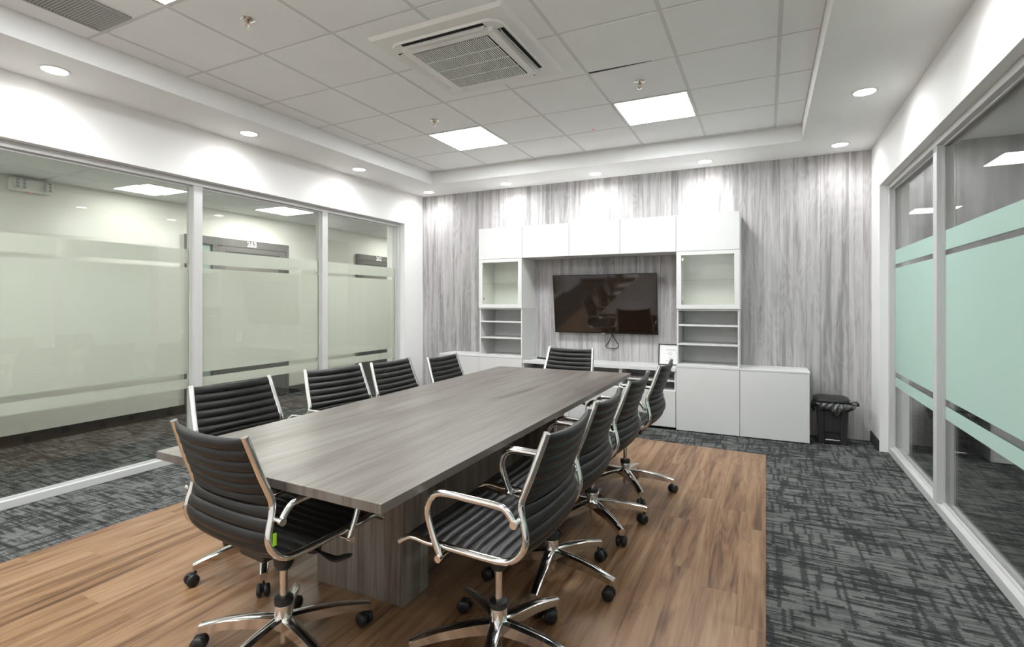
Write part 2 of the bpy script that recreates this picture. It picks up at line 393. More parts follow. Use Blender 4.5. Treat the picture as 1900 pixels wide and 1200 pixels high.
# ------------------------------------------------------------------ glazed screens
def screen(name, xf, sgn, y0, y1, posts, film_mat, label, inner=False):
    """xf: room-side face of the frame; sgn: direction away from the room; posts: (ya, yb) of every upright."""
    root = empty(name, (xf, (y0 + y1) / 2, 0), label, 'window', kind='structure')
    xb = xf + sgn * 0.10; g0 = xf + sgn * 0.045; g1 = xf + sgn * 0.055
    m = MB(); m.box(xf, xb, y0, y1, 0, 0.055); m.box(xf, xb, y0, y1, WT - 0.045, WT)
    m.box(xf, xb, y1 - 0.045, y1, 0.055, WT - 0.045); m.box(xf, xb, y0, y0 + 0.045, 0.055, WT - 0.045)
    m.build('frame', M['alu'], root, 0.003)
    for a, b in posts: MB().box(xf, xb, a, b, 0.055, WT - 0.045).build('post', M['alu'], root, 0.003)
    edges = [y0 + 0.045] + [q for p_ in sorted(posts) for q in p_] + [y1 - 0.045]
    for i in range(0, len(edges), 2):
        a, b = edges[i], edges[i + 1]
        # slim glazing bead round the pane
        m = MB()
        for (p, q, r_, s_) in ((a, b, 0.055, 0.070), (a, b, WT - 0.060, WT - 0.045), (a, a + 0.012, 0.07, WT - 0.06), (b - 0.012, b, 0.07, WT - 0.06)):
            m.box(g0 - sgn * 0.014, g0 - sgn * 0.001, p, q, r_, s_)
        m.build('glazing_bead', M['alu'], root)
        MB().box(g0, g1, a + 0.001, b - 0.001, 0.056, WT - 0.046).build('glass_pane', M['glass_right' if inner else 'glass'], root)
        f0, f1 = (g0 - sgn * 0.0012, g0 - sgn * 0.0002) if inner else (g1 + sgn * 0.001, g1 + sgn * 0.002)
        for (za, zb) in ((1.695, 1.82), (0.735, 1.66), (0.607, 0.69)):
            MB().box(f0, f1, a + 0.001, b - 0.001, za, zb).build('frosted_band', film_mat, root)
    return root
screen('window_1', -4.475, -1, 0.0, 5.72, [(2.87, 2.95), (4.335, 4.415), (1.42, 1.50)], M['film_left'], 'long aluminium glazed screen to the corridor with frosted bands')
screen('window_2', 0.995, 1, 0.2, 5.73, [(4.245, 4.325), (2.70, 2.78)], M['film_right'], 'aluminium glazed screen on the right with green frosted bands', inner=True)

# ------------------------------------------------------------------ corridor doors
def text(txt, size, loc, rot, mat, name, parent, depth=0.002, bold=0.0):
    cu = D.curves.new(name, 'FONT'); cu.body = txt; cu.size = size; cu.extrude = depth; cu.offset = bold
    cu.align_x = 'CENTER'; cu.align_y = 'CENTER'
    tmp = D.objects.new(name, cu); COL.objects.link(tmp)
    dg = C.evaluated_depsgraph_get(); me = D.meshes.new_from_object(tmp.evaluated_get(dg))
    D.objects.remove(tmp); me.materials.clear(); me.materials.append(mat)
    o = D.objects.new(name, me); COL.objects.link(o)
    if parent is not None: o.parent = parent; o.location = Vector(loc) - origin_of(parent)
    else: o.location = loc
    o.rotation_euler = rot; return o

def corridor_door(name, y0, y1, side, num, ynum, label):
    root = empty(name, (XC, (y0 + y1) / 2, 0), label, 'door', kind='structure')
    Z = 2.19; x = XC
    m = MB(); m.box(x, x + 0.05, y0, y0 + 0.05, 0, Z); m.box(x, x + 0.05, y1 - 0.05, y1, 0, Z); m.box(x, x + 0.05, y0 + 0.05, y1 - 0.05, Z - 0.10, Z)
    ys = y0 + 0.05
    if side:
        m.box(x, x + 0.05, y0 + side, y0 + side + 0.07, 0, Z - 0.10); m.box(x, x + 0.05, y0 + 0.05, y0 + side, 0, 0.12)
    m.build('door_frame', M['doorgray'], root, 0.003)
    if side:
        MB().box(x + 0.015, x + 0.022, y0 + 0.05, y0 + side, 0.12, Z - 0.10).build('sidelight', M['sidelight'], root)
        ys = y0 + side + 0.07
    a, b = ys + 0.004, y1 - 0.054
    m = MB(); m.box(x + 0.01, x + 0.045, a, a + 0.11, 0.01, Z - 0.105); m.box(x + 0.01, x + 0.045, b - 0.11, b, 0.01, Z - 0.105)
    m.box(x + 0.01, x + 0.045, a + 0.11, b - 0.11, Z - 0.17, Z - 0.105); m.box(x + 0.01, x + 0.045, a + 0.11, b - 0.11, 0.01, 0.70)
    lf = m.build('door_leaf', M['doorgray'], root, 0.003)
    MB().box(x + 0.02, x + 0.03, a + 0.11, b - 0.11, 0.70, Z - 0.17).build('door_glass', M['dimglass'], lf)
    m = MB().lathe([(0.012, 0), (0.012, 0.05)], x + 0.045, a + 0.06, 1.02, 12, 'x'); m.tube([(x + 0.09, a + 0.06, 1.02), (x + 0.09, a + 0.18, 1.02)], 0.009)
    m.build('door_handle', M['steel'], lf)
    text(num, 0.10, (x + 0.052, ynum, Z - 0.052), (R(90), 0, R(90)), M['white_text'], 'door_number', root, 0.001, 0.002)
M['sidelight'] = plain('pale_green_sidelight', lin(150, 168, 160), 0.15)
M['dimglass'] = plain('dim_door_glass', lin(120, 117, 112), 0.12)
corridor_door('door_1', 3.967, 5.476, 0.33, '263', 4.86, 'charcoal glazed corridor door with sidelight numbered 263')
corridor_door('door_2', 6.916, 8.25, 0, '262', 7.46, 'charcoal corridor door numbered 262')

# emergency light on the corridor wall
e = empty('emergency_light', (XC, 2.47, 2.40), 'white emergency light unit with two lamp heads high on the corridor wall', 'emergency light')
MB().box(XC + 0.001, XC + 0.075, 2.315, 2.625, 2.405, 2.522).build('housing', M['acwhite'], e, 0.008)
for (a, b) in ((2.325, 2.425), (2.565, 2.625)):
    h = MB().box(XC + 0.075, XC + 0.12, a, b, 2.425, 2.515).build('lamp_head', M['white'], e, 0.012)
    n_ = 2 if b - a > 0.08 else 1
    for i in range(n_):
        for j in range(3): MB().lathe([(0.012, 0), (0.012, 0.004), (0.006, 0.006)], XC + 0.12, a + (i + 0.5) * (b - a) / n_, 2.44 + j * 0.03, 12, 'x').build('led_lens', M['ventgray'], h)
MB().lathe([(0.004, -0.004), (0.004, 0)], XC + 0.06, 2.47, 2.405, 10).build('status_light', M['red'], e)

# ------------------------------------------------------------------ lights
def ceiling_panel(xa, xb, ya, yb, z, mat, label, group):
    r = empty('ceiling_panel_light', ((xa + xb) / 2, (ya + yb) / 2, z), label, 'ceiling light', group)
    m = MB(); f = 0.022
    m.box(xa + 0.006, xb - 0.006, ya + 0.006, ya + f, z - 0.004, z + 0.005); m.box(xa + 0.006, xb - 0.006, yb - f, yb - 0.006, z - 0.004, z + 0.005)
    m.box(xa + 0.006, xa + f, ya + f, yb - f, z - 0.004, z + 0.005); m.box(xb - f, xb - 0.006, ya + f, yb - f, z - 0.004, z + 0.005)
    m.build('frame', M['white'], r)
    MB().box(xa + f, xb - f, ya + f, yb - f, z - 0.001, z + 0.005).build('diffuser', mat, r)
names = {0: 'square LED ceiling panel nearest the back wall, left one of that row', 1: 'square LED ceiling panel beside the right-hand sprinkler'}
for xa, xb, ya, yb in PR:
    left = xa < -2
    if ya > 4: lab = 'lit square ceiling panel left of the air conditioner, above the far table end' if left else 'lit square ceiling panel right of the air conditioner, beside a sprinkler'
    elif ya > 1: lab = 'lit square ceiling panel next to the grey return air grille' if left else 'lit square ceiling panel above the near right office chair'
    else: lab = 'added unseen fill panel over the left side behind the camera' if left else 'added unseen fill panel over the right side behind the camera'
    ceiling_panel(xa, xb, ya, yb, ZC, M['led'], lab, 'square ceiling panels in the tray')
ceiling_panel(-6.03, -5.58, 3.10, 3.55, ZK, M['corr_dim'], 'bright corridor ceiling panel behind the left glass pane, near the emergency light', 'corridor ceiling panels')
ceiling_panel(-5.95, -5.40, 4.58, 5.12, ZK, M['corr_led'], 'bright corridor ceiling panel in front of door 263', 'corridor ceiling panels')
ceiling_panel(-5.95, -5.40, 7.4, 7.95, ZK, M['corr_dim'], 'corridor ceiling panel in front of door 262', 'corridor ceiling panels')
ceiling_panel(-5.95, -5.40, 0.9, 1.45, ZK, M['corr_dim'], 'corridor ceiling panel before the emergency light, outside the left edge', 'corridor ceiling panels')

ceiling_panel(1.98, 2.58, 6.35, 6.95, 2.75, M['next_led'], 'lit ceiling panel seen through the large right pane at the right edge', 'ceiling panels of the next room')
ceiling_panel(1.98, 2.58, 9.6, 10.2, 2.75, M['next_led'], 'lit ceiling panel seen through the narrow right pane', 'ceiling panels of the next room')
DL = [(-4.11, 1.73, 'round downlight in the left soffit nearest the camera'), (-4.11, 3.13, 'round downlight in the left soffit, second from the camera'),
      (-4.11, 4.52, 'round downlight in the left soffit, third from the camera'), (-4.11, 5.87, 'round downlight in the corner where left soffit meets the grey wall'),
      (-2.94, 5.87, 'round downlight above the left end of the wall cabinets'), (-1.78, 5.87, 'round downlight above the middle of the wall cabinets'),
      (-0.58, 5.87, 'round downlight above the right glass-door cabinet'), (0.63, 5.80, 'round downlight above the black pedal bin corner'),
      (0.63, 4.42, 'large bright round downlight in the right soffit, beside the glass screen'), (0.63, 3.04, 'round downlight in the right soffit cut by the top edge'),
      (0.63, 1.66, 'round downlight in the right soffit above the camera'), (0.63, 0.28, 'round downlight in the right soffit behind the camera'),
      (-4.11, 0.35, 'round downlight in the left soffit outside the left edge'), (-2.94, -0.8, 'round downlight in the front soffit, left'), (-1.2, -0.8, 'round downlight in the front soffit, right')]
dl0 = None
for i, (x, y, lab) in enumerate(DL):
    r = empty('downlight', (x, y, ZS), lab, 'downlight', 'round recessed downlights in the soffit')
    if dl0 is None:
        prof = [(0.074, 0.0), (0.080, 0.0), (0.080, -0.004), (0.066, -0.006), (0.064, -0.001)]
        a = MB().lathe([(0.082, 0.001), (0.082, -0.004), (0.070, -0.006), (0.066, -0.003)], n=32).build('trim_ring', M['white'], r, local=True)
        b = MB().lathe([(0.066, -0.0025), (0.066, -0.0045), (0.05, -0.0065), (0.001, -0.0075)], n=32).build('lens', M['down'], r, local=True)
        dl0 = (a, b)
    else:
        for q in dl0:
            c = q.copy(); c.parent = r; COL.objects.link(c)
    L = D.lights.new('downlight_lamp', 'SPOT'); L.energy = SPOT_W; L.spot_size = R(160); L.spot_blend = 1.0; L.shadow_soft_size = 0.06; L.color = (0.955, 0.98, 1.0)
    lo = D.objects.new('lamp', L); COL.objects.link(lo); lo.parent = r; lo.location = (0, 0, -0.012)

# ------------------------------------------------------------------ ceiling fittings
def sprinkler(x, y, lab):
    r = empty('sprinkler', (x, y, ZC), lab, 'sprinkler', 'ceiling sprinklers')
    MB().lathe([(0.040, 0.0), (0.040, -0.004), (0.030, -0.010), (0.026, -0.004), (0.012, -0.003)], n=28).build('escutcheon', M['chrome'], r, local=True)
    m = MB(); m.lathe([(0.010, 0), (0.010, -0.022), (0.006, -0.026)], n=14)
    m.tube([(0.010, 0, -0.02), (0.014, 0, -0.035), (0.004, 0, -0.05)], 0.0025, 8); m.tube([(-0.010, 0, -0.02), (-0.014, 0, -0.035), (-0.004, 0, -0.05)], 0.0025, 8)
    m.build('body', M['brass'], r, local=True)
    MB().lathe([(0.003, -0.045), (0.004, -0.05), (0.016, -0.052), (0.016, -0.054), (0.002, -0.056)], n=18).build('deflector', M['chrome'], r, local=True)
sprinkler(-2.70, 2.05, 'chrome sprinkler head nearest the camera, left of the air conditioner')
sprinkler(-2.69, 3.93, 'chrome sprinkler head just before the left lit ceiling panel')
sprinkler(-0.844, 3.906, 'chrome sprinkler head just before the right lit ceiling panel')
r = empty('red_indicator', (-1.479, 4.797, ZC), 'tiny red indicator light on the tile ceiling between the two lit panels', 'indicator light')
MB().lathe([(0.011, 0.0), (0.011, -0.003), (0.005, -0.006)], n=16).build('bezel', M['ventgray'], r, local=True)
MB().lathe([(0.005, -0.005), (0.004, -0.009)], n=12).build('lens', M['red'], r, local=True)

# return-air grille
r = empty('return_air_grille', (-3.45, 1.15, ZC), 'grey slatted return air grille in the tile ceiling at top left', 'air vent')
MB().box(-3.605, -3.295, 0.56, 1.735, ZC - 0.002, ZC + 0.004).build('backing', M['black'], r)
m = MB(); y = 0.575
while y < 1.725:
    m.add([(-3.60, y, ZC - 0.004), (-3.30, y, ZC - 0.004), (-3.30, y + 0.008, ZC - 0.010), (-3.60, y + 0.008, ZC - 0.010), (-3.60, y + 0.012, ZC - 0.004), (-3.30, y + 0.012, ZC - 0.004)],
          [(0, 1, 2, 3), (3, 2, 5, 4), (0, 4, 5, 1), (0, 3, 4), (1, 5, 2)]); y += 0.0155
m.build('slats', M['ventgray'], r)
m = MB(); m.box(-3.615, -3.60, 0.55, 1.745, ZC - 0.010, ZC + 0.001); m.box(-3.30, -3.285, 0.55, 1.745, ZC - 0.010, ZC + 0.001)
m.box(-3.60, -3.30, 0.55, 0.565, ZC - 0.010, ZC + 0.001); m.box(-3.60, -3.30, 1.732, 1.745, ZC - 0.010, ZC + 0.001); m.build('frame', M['ventgray'], r)

# ceiling cassette air conditioner
AX0, AX1, AY0, AY1 = -2.235, -1.285, 2.52, 3.50
r = empty('ceiling_air_conditioner', ((AX0 + AX1) / 2, (AY0 + AY1) / 2, ZC), 'square white cassette air conditioner in the middle of the tile ceiling', 'air conditioner')
cx, cy = (AX0 + AX1) / 2, (AY0 + AY1) / 2; cx0, cy0 = cx - 0.01, cy - 0.01
def frus(a, b, z0, z1):
    n = len(a); m = MB(); m.add([(x, y, z0) for x, y in a] + [(x, y, z1) for x, y in b], [(i, (i + 1) % n, n + (i + 1) % n, n + i) for i in range(n)] + [tuple(range(n)), tuple(range(n, 2 * n))[::-1]]); return m
frus(rrect(AX0, AX1, AY0, AY1, 0.012), rrect(AX0 + 0.02, AX1 - 0.02, AY0 + 0.02, AY1 - 0.02, 0.012), ZC + 0.001, ZC - 0.020).build('outer_panel', M['acwhite'], r)
h = 0.395
frus(rrect(cx - h, cx + h, cy - h, cy + h, 0.09, 8), rrect(cx - h + 0.008, cx + h - 0.008, cy - h + 0.008, cy + h - 0.008, 0.085, 8), ZC - 0.019, ZC - 0.034).build('inner_panel', M['acwhite'], r, 0.003)
hh = 0.335
frus(rrect(cx - hh, cx + hh, cy - hh, cy + hh, 0.03, 5), rrect(cx - hh + 0.01, cx + hh - 0.01, cy - hh + 0.01, cy + hh - 0.01, 0.028, 5), ZC - 0.033, ZC - 0.055).build('intake_cover', M['acwhite'], r, 0.003)
for k in range(4):
    T = Matrix.Translation((cx, cy, 0)) @ Matrix.Rotation(R(90 * k), 4, 'Z')
    MB().box(-0.29, 0.29, -0.383, -0.343, ZC - 0.0365, ZC - 0.0335).xf(T).build('air_outlet', M['black'], r)
    tilt = Matrix.Translation((0, -0.363, ZC - 0.046)) @ Matrix.Rotation(R(62 if k in (0, 1) else 18), 4, 'X')
    MB().box(-0.293, 0.293, -0.021, 0.021, -0.0015, 0.0015).xf(T @ tilt).build('louvre', M['acwhite'], r, 0.001)
g = 0.275
gr = MB().box(cx - g, cx + g, cy - g - 0.01, cy + g + 0.01, ZC - 0.0575, ZC - 0.0548).build('grille_opening', M['black'], r)
m = MB(); x = cx - g + 0.004
while x < cx + g: m.box(x, x + 0.0068, cy - g - 0.01, cy + g + 0.01, ZC - 0.0605, ZC - 0.0575); x += 0.0140
for q in (-0.14, 0.0, 0.14): m.box(cx - g, cx + g, cy + q - 0.003, cy + q + 0.003, ZC - 0.0612, ZC - 0.0574)
m.build('grille', M['acwhite'], gr)

# ------------------------------------------------------------------ wall units
YC = 5.72; TH = 0.016
def carcass(m, x0, x1, z0, z1, y0, back=True, top=True, bottom=True):
    m.box(x0, x0 + TH, y0, YB - 0.002, z0, z1); m.box(x1 - TH, x1, y0, YB - 0.002, z0, z1)
    if top: m.box(x0 + TH, x1 - TH, y0, YB - 0.002, z1 - TH, z1)
    if bottom: m.box(x0 + TH, x1 - TH, y0, YB - 0.002, z0, z0 + TH)
    if back: m.box(x0 + TH, x1 - TH, YB - 0.012, YB - 0.002, z0 + TH, z1 - TH)
def closed_cabinet(x0, x1, z0, z1, label, group, plinth=0.0):
    r = empty('cabinet', ((x0 + x1) / 2, (YC + YB) / 2, z0), label, 'cabinet', group)
    m = MB(); carcass(m, x0 + 0.001, x1 - 0.001, z0, z1, YC + 0.020); m.build('body', M['white'], r, 0.001)
    MB().box(x0 + 0.002, x1 - 0.002, YC, YC + 0.018, z0 + plinth, z1 - 0.002).build('door', M['white'], r, 0.0012)
X = [-3.25, -2.65, -2.05, -1.455, -0.855, -0.235]
UL = ['white flat-door top cabinet at the far left of the upper row', 'white top cabinet second from the left, over the left wall edge of the television niche',
      'white top cabinet in the middle of the upper row above the television', 'white top cabinet fourth from the left, above the right part of the television',
      'widest white top cabinet at the far right of the upper row']
for i in range(5): closed_cabinet(X[i], X[i + 1], 1.893, 2.278, UL[i], 'flat-door cabinets of the upper row')
ZT = 0.672
closed_cabinet(-3.85, -3.25, 0.01, ZT, 'low white base cabinet at the left end of the wall unit', 'base cabinets of the wall unit')
closed_cabinet(-3.25, -2.65, 0.01, ZT, 'low white base cabinet under the left open shelves', 'base cabinets of the wall unit')
closed_cabinet(-0.855, -0.235, 0.01, ZT, 'low white base cabinet under the right open shelves', 'base cabinets of the wall unit')
closed_cabinet(-0.235, 0.378, 0.01, ZT, 'low white base cabinet at the right end, next to the black bin', 'base cabinets of the wall unit')
for (a, b, lab) in ((-3.85, -2.652, 'white top board over the two left base cabinets'), (-0.853, 0.380, 'white top board over the two right base cabinets')):
    tag(MB().box(a, b, YC - 0.002, YB - 0.002, ZT, ZT + 0.016).build('cabinet_top_board', M['white'], None, 0.001), lab, 'top board', 'top boards of the low cabinets')
def glass_cabinet(x0, x1, label):
    z0, z1 = 1.285, 1.892
    r = empty('display_cabinet', ((x0 + x1) / 2, (YC + YB) / 2, z0), label, 'display cabinet', 'glass-door display cabinets')
    m = MB(); carcass(m, x0 + 0.001, x1 - 0.001, z0, z1 - 0.001, YC + 0.020); m.build('body', M['white_in'], r, 0.001)
    f = 0.052; m = MB()
    m.box(x0 + 0.002, x0 + f, YC, YC + 0.018, z0 + 0.002, z1 - 0.002); m.box(x1 - f, x1 - 0.002, YC, YC + 0.018, z0 + 0.002, z1 - 0.002)
    m.box(x0 + f, x1 - f, YC, YC + 0.018, z0 + 0.002, z0 + f - 0.006); m.box(x0 + f, x1 - f, YC, YC + 0.018, z1 - f + 0.01, z1 - 0.002)
    d = m.build('door', M['white'], r, 0.001)
    MB().box(x0 + f - 0.006, x1 - f + 0.006, YC + 0.008, YC + 0.012, z0 + f - 0.01, z1 - f + 0.014).build('glass_pane', M['cabglass'], d)
    for zh in (z0 + 0.10, z1 - 0.10): MB().box(x0 + f + 0.002, x0 + f + 0.02, YC + 0.014, YC + 0.03, zh, zh + 0.03).build('hinge', M['steel'], d)
    MB().box(x0 + TH + 0.002, x1 - TH - 0.002, YC + 0.04, YB - 0.014, 1.588, 1.594).build('glass_shelf', M['shelfglass'], r)
M['shelfglass'] = plain('green_edge_glass', lin(150, 165, 140), 0.1)
M['shelfglass'] = glass('shelf_glass', (0.92, 0.95, 0.90))
glass_cabinet(-3.25, -2.652, 'white display cabinet with framed glass door left of the television')
glass_cabinet(-0.853, -0.235, 'white display cabinet with framed glass door right of the television')
def open_shelves(x0, x1, label):
    z0, z1 = ZT + 0.017, 1.284
    r = empty('open_shelf_unit', ((x0 + x1) / 2, (YC + YB) / 2, z0), label, 'shelf unit', 'open shelf units')
    m = MB(); carcass(m, x0 + 0.004, x1 - 0.004, z0, z1, YC + 0.018); m.build('body', M['white'], r, 0.001)
    for z in (0.905, 1.105): MB().box(x0 + TH + 0.004, x1 - TH - 0.004, YC + 0.022, YB - 0.014, z, z + 0.018).build('shelf', M['white'], r, 0.001)
open_shelves(-3.25, -2.652, 'white open shelf unit under the left display cabinet')
open_shelves(-0.853, -0.235, 'white open shelf unit under the right display cabinet')
# low media bench between the towers
tag(MB().box(-2.648, -0.857, YC, YB - 0.002, 0.622, 0.658).build('worktop', M['white'], None, 0.0015), 'long white bench top under the television', 'bench top')
ML = ['left section of the white media bench, mostly behind the far chair', 'middle section of the white media bench under the television', 'right section of the white media bench with two open shelf bays']
mx = [-2.648, -2.051, -1.454, -0.857]
for i in range(3):
    x0, x1 = mx[i], mx[i + 1]
    r = empty('media_bench_section', ((x0 + x1) / 2, (YC + YB) / 2, 0.03), ML[i], 'media cabinet', 'sections of the media bench')
    m = MB(); carcass(m, x0 + 0.001, x1 - 0.001, 0.03, 0.621, YC + 0.018, top=False); m.box(x0 + TH, x1 - TH, YC + 0.018, YB - 0.014, 0.40, 0.42); m.build('body', M['white'], r, 0.001)
    MB().box(x0 + 0.002, x1 - 0.002, YC, YC + 0.018, 0.03, 0.412).build('door', M['white'], r, 0.001)
    MB().box(x0 + TH + 0.002, x1 - TH - 0.002, YC + 0.022, YB - 0.014, 0.508, 0.524).build('shelf', M['white'], r, 0.001)
    MB().box((x0 + x1) / 2 - 0.13, (x0 + x1) / 2 + 0.05, YB - 0.014, YB - 0.0125, 0.58, 0.605).build('cable_slot', M['black'], r)

# television
r = empty('television', (-1.738, 6.06, 0.98), 'black flat television mounted on the grey wood wall', 'television')
x0, x1, z0, z1 = -2.347, -1.098, 0.0, 0.705; yt = 0.0
TT = Matrix.Translation((0, 6.045, 0.985)) @ Matrix.Rotation(R(7.5), 4, 'X')     # tipped down on its bracket
MB().box(x0, x1, yt, yt + 0.028, z0, z1).xf(TT).build('bezel', M['tvbezel'], r, 0.003)
MB().box(x0 + 0.010, x1 - 0.010, yt - 0.001, yt + 0.002, z0 + 0.018, z1 - 0.010).xf(TT).build('screen', M['tvscreen'], r)
MB().box(x0 + 0.15, x1 - 0.15, yt + 0.027, yt + 0.045, z0 + 0.1, z1 - 0.12).xf(TT).build('rear_housing', M['plastic'], r, 0.004)
MB().box(-1.95, -1.55, 6.05, YB - 0.001, 1.24, 1.46).build('wall_bracket', M['plastic'], r, 0.004)
MB().box(-1.755, -1.715, yt - 0.004, yt + 0.001, z0 - 0.006, z0 + 0.008).xf(TT).build('logo_tab', M['steel'], r, 0.001)
pts = [(-1.655, 6.10, 1.0), (-1.655, 6.115, 0.955), (-1.70, 6.118, 0.87), (-1.725, 6.118, 0.835), (-1.70, 6.118, 0.812), (-1.63, 6.118, 0.805), (-1.585, 6.118, 0.815), (-1.575, 6.118, 0.85), (-1.61, 6.118, 0.91), (-1.64, 6.115, 0.955), (-1.645, 6.10, 1.0)]
tag(MB().tube(catmull(pts, 5), 0.0042, 8).build('power_cord', M['plastic']), 'looped black cord hanging below the television', 'cord')

# things on the bench
r = empty('remote_control', (-2.47, 5.94, 0.658), 'slim black remote control lying on a paper sheet on the bench', 'remote control')
T = Matrix.Translation((-2.47, 5.93, 0.66)) @ Matrix.Rotation(R(65), 4, 'Z')
MB().box(-0.022, 0.022, -0.08, 0.08, 0.0005, 0.018).xf(T).build('casing', M['plastic'], r, 0.005)
m = MB()
for i in range(3):
    for j in range(6): m.lathe([(0.004, 0.017), (0.004, 0.0195)], -0.011 + 0.011 * i, -0.06 + 0.02 * j, 0, 8)
m.xf(T).build('buttons', M['ventgray'], r)
T2 = Matrix.Translation((-2.50, 5.93, 0.6582)) @ Matrix.Rotation(R(20), 4, 'Z')
tag(MB().box(-0.10, 0.10, -0.07, 0.07, 0, 0.0012).xf(T2).build('paper_sheet', M['paper']), 'white paper sheet under the remote control on the bench', 'paper')
T3 = Matrix.Translation((-2.59, 5.86, 0.6585)) @ Matrix.Rotation(R(-20), 4, 'Z')
tag(MB().box(-0.03, 0.03, -0.08, 0.08, 0, 0.006).xf(T3).build('notepad', M['ventgray'], None, 0.002), 'small grey folded leaflet on the bench beside the left tower', 'leaflet')
# framed certificate leaning in the niche
fx0, fx1, fz0, fz1 = -1.080, -0.862, 0.0, 0.235
r = empty('framed_certificate', ((fx0 + fx1) / 2, 5.96, 0.659), 'black framed certificate standing on the bench against the right tower', 'framed certificate')
T = Matrix.Translation((0, 5.95, 0.6595)) @ Matrix.Rotation(R(-6), 4, 'X')
m = MB(); m.box(fx0, fx1, 0, 0.015, fz0, fz0 + 0.012); m.box(fx0, fx1, 0, 0.015, fz1 - 0.012, fz1); m.box(fx0, fx0 + 0.012, 0, 0.015, 0.012, fz1 - 0.012); m.box(fx1 - 0.012, fx1, 0, 0.015, 0.012, fz1 - 0.012)
m.xf(T).build('frame', M['frame_black'], r, 0.001)
MB().box(fx0 + 0.012, fx1 - 0.012, 0.006, 0.012, 0.012, fz1 - 0.012).xf(T).build('certificate', M['paper'], r)
m = MB(); cxx = -0.955
m.box(cxx - 0.045, cxx + 0.06, 0.0052, 0.0062, 0.168, 0.173)
for i, (a, b, z) in enumerate(((-.02, .02, .145), (-.035, .03, .128), (-.012, .014, .118), (-.008, .02, .108), (-.02, .035, .085), (-.012, .02, .070), (-.04, .04, .05))): m.box(cxx + a, cxx + b, 0.0052, 0.0062, z, z + 0.0025)
m.xf(T).build('printed_lines', M['ink'], r)

# ------------------------------------------------------------------ pedal bin
r = empty('pedal_bin', (0.572, 5.93, 0), 'black plastic pedal bin with a bin bag hanging over its rim by the wall', 'bin')
def rr3(x0, x1, y0, y1, rad, z): return [(x, y, z) for x, y in rrect(x0, x1, y0, y1, rad, 4)]
def loft(rings):
    n = len(rings[0]); m = MB(); v = [p for q in rings for p in q]; f = []
    for j in range(len(rings) - 1):
        for i in range(n): f.append((j * n + i, j * n + (i + 1) % n, (j + 1) * n + (i + 1) % n, (j + 1) * n + i))
    f.append(tuple(range(n))[::-1]); f.append(tuple(range((len(rings) - 1) * n, len(rings) * n))); m.add(v, f, True); return m
bx0, bx1, by0, by1 = 0.445, 0.700, 5.815, 6.06
loft([rr3(bx0 + 0.02, bx1 - 0.02, by0 + 0.035, by1, 0.03, 0.006), rr3(bx0 + 0.004, bx1 - 0.004, by0 + 0.022, by1, 0.035, 0.39)]).build('bucket', M['plastic'], r)
m = MB()
m.hull8([(bx0 + 0.010, by0, 0.0), (bx0 + 0.062, by0, 0.0), (bx0 + 0.062, by0 + 0.05, 0.0), (bx0 + 0.010, by0 + 0.05, 0.0)], [(bx0 - 0.004, by0, 0.385), (bx0 + 0.055, by0, 0.385), (bx0 + 0.055, by0 + 0.05, 0.385), (bx0 - 0.004, by0 + 0.05, 0.385)])
m.hull8([(bx1 - 0.062, by0, 0.0), (bx1 - 0.010, by0, 0.0), (bx1 - 0.010, by0 + 0.05, 0.0), (bx1 - 0.062, by0 + 0.05, 0.0)], [(bx1 - 0.055, by0, 0.385), (bx1 + 0.004, by0, 0.385), (bx1 + 0.004, by0 + 0.05, 0.385), (bx1 - 0.055, by0 + 0.05, 0.385)])
m.box(bx0 + 0.06, bx1 - 0.06, by0 + 0.006, by0 + 0.04, 0.006, 0.03); m.box(bx0 + 0.05, bx1 - 0.05, by0 + 0.012, by0 + 0.03, 0.11, 0.38)
m.build('front_posts', M['plastic'], r, 0.004)
MB().box(bx0 + 0.066, bx1 - 0.066, by0 - 0.012, by0 + 0.012, 0.034, 0.050).build('pedal', M['steel'], r, 0.005)
loft([rr3(bx0 - 0.018, bx1 + 0.018, by0 - 0.012, by1 + 0.012, 0.05, 0.396), rr3(bx0 - 0.026, bx1 + 0.026, by0 - 0.02, by1 + 0.02, 0.055, 0.410),
      rr3(bx0 - 0.02, bx1 + 0.02, by0 - 0.014, by1 + 0.014, 0.055, 0.428), rr3(bx0 + 0.01, bx1 - 0.01, by0 + 0.03, by1 - 0.02, 0.05, 0.442)]).build('lid', M['plastic'], r)
n = 72; rings = []
c0 = rrect(bx0, bx1, by0, by1, 0.045, 6); base = []; N_ = 140
per = [math.dist(c0[i], c0[(i + 1) % len(c0)]) for i in range(len(c0))]; tot = sum(per)
for k in range(N_):
    d_ = tot * k / N_; i = 0
    while d_ > per[i]: d_ -= per[i]; i += 1
    a_, b_ = c0[i], c0[(i + 1) % len(c0)]; q = d_ / per[i] if per[i] else 0
    base.append((a_[0] + (b_[0] - a_[0]) * q, a_[1] + (b_[1] - a_[1]) * q))
for j in range(7):
    t_ = j / 6; ring = []
    for i, (x, y) in enumerate(base):
        a = i / len(base) * 2 * math.pi
        drop = (0.078 + 0.034 * math.sin(3 * a + 1) + 0.018 * math.sin(9 * a)) * t_
        out = 0.014 + 0.020 * math.sin(math.pi * t_) + 0.007 * math.sin(23 * a + 7 * t_) + 0.003 * math.sin(41 * a)
        dx, dy = x - 0.572, y - 5.94; l = math.hypot(dx, dy)
        k = 1 + (out + (0.035 if (dx > 0.09 and dy < -0.02) else 0) * math.sin(math.pi * min(1, t_ * 1.3))) / l
        ring.append((0.572 + dx * k, 5.94 + dy * k, 0.398 - drop + 0.004 * math.sin(17 * a)))
    rings.append(ring)
m = MB(); nn = len(base); v = [p for q in rings for p in q]
m.add(v, [(j * nn + i, j * nn + (i + 1) % nn, (j + 1) * nn + (i + 1) % nn, (j + 1) * nn + i) for j in range(6) for i in range(nn)], True)
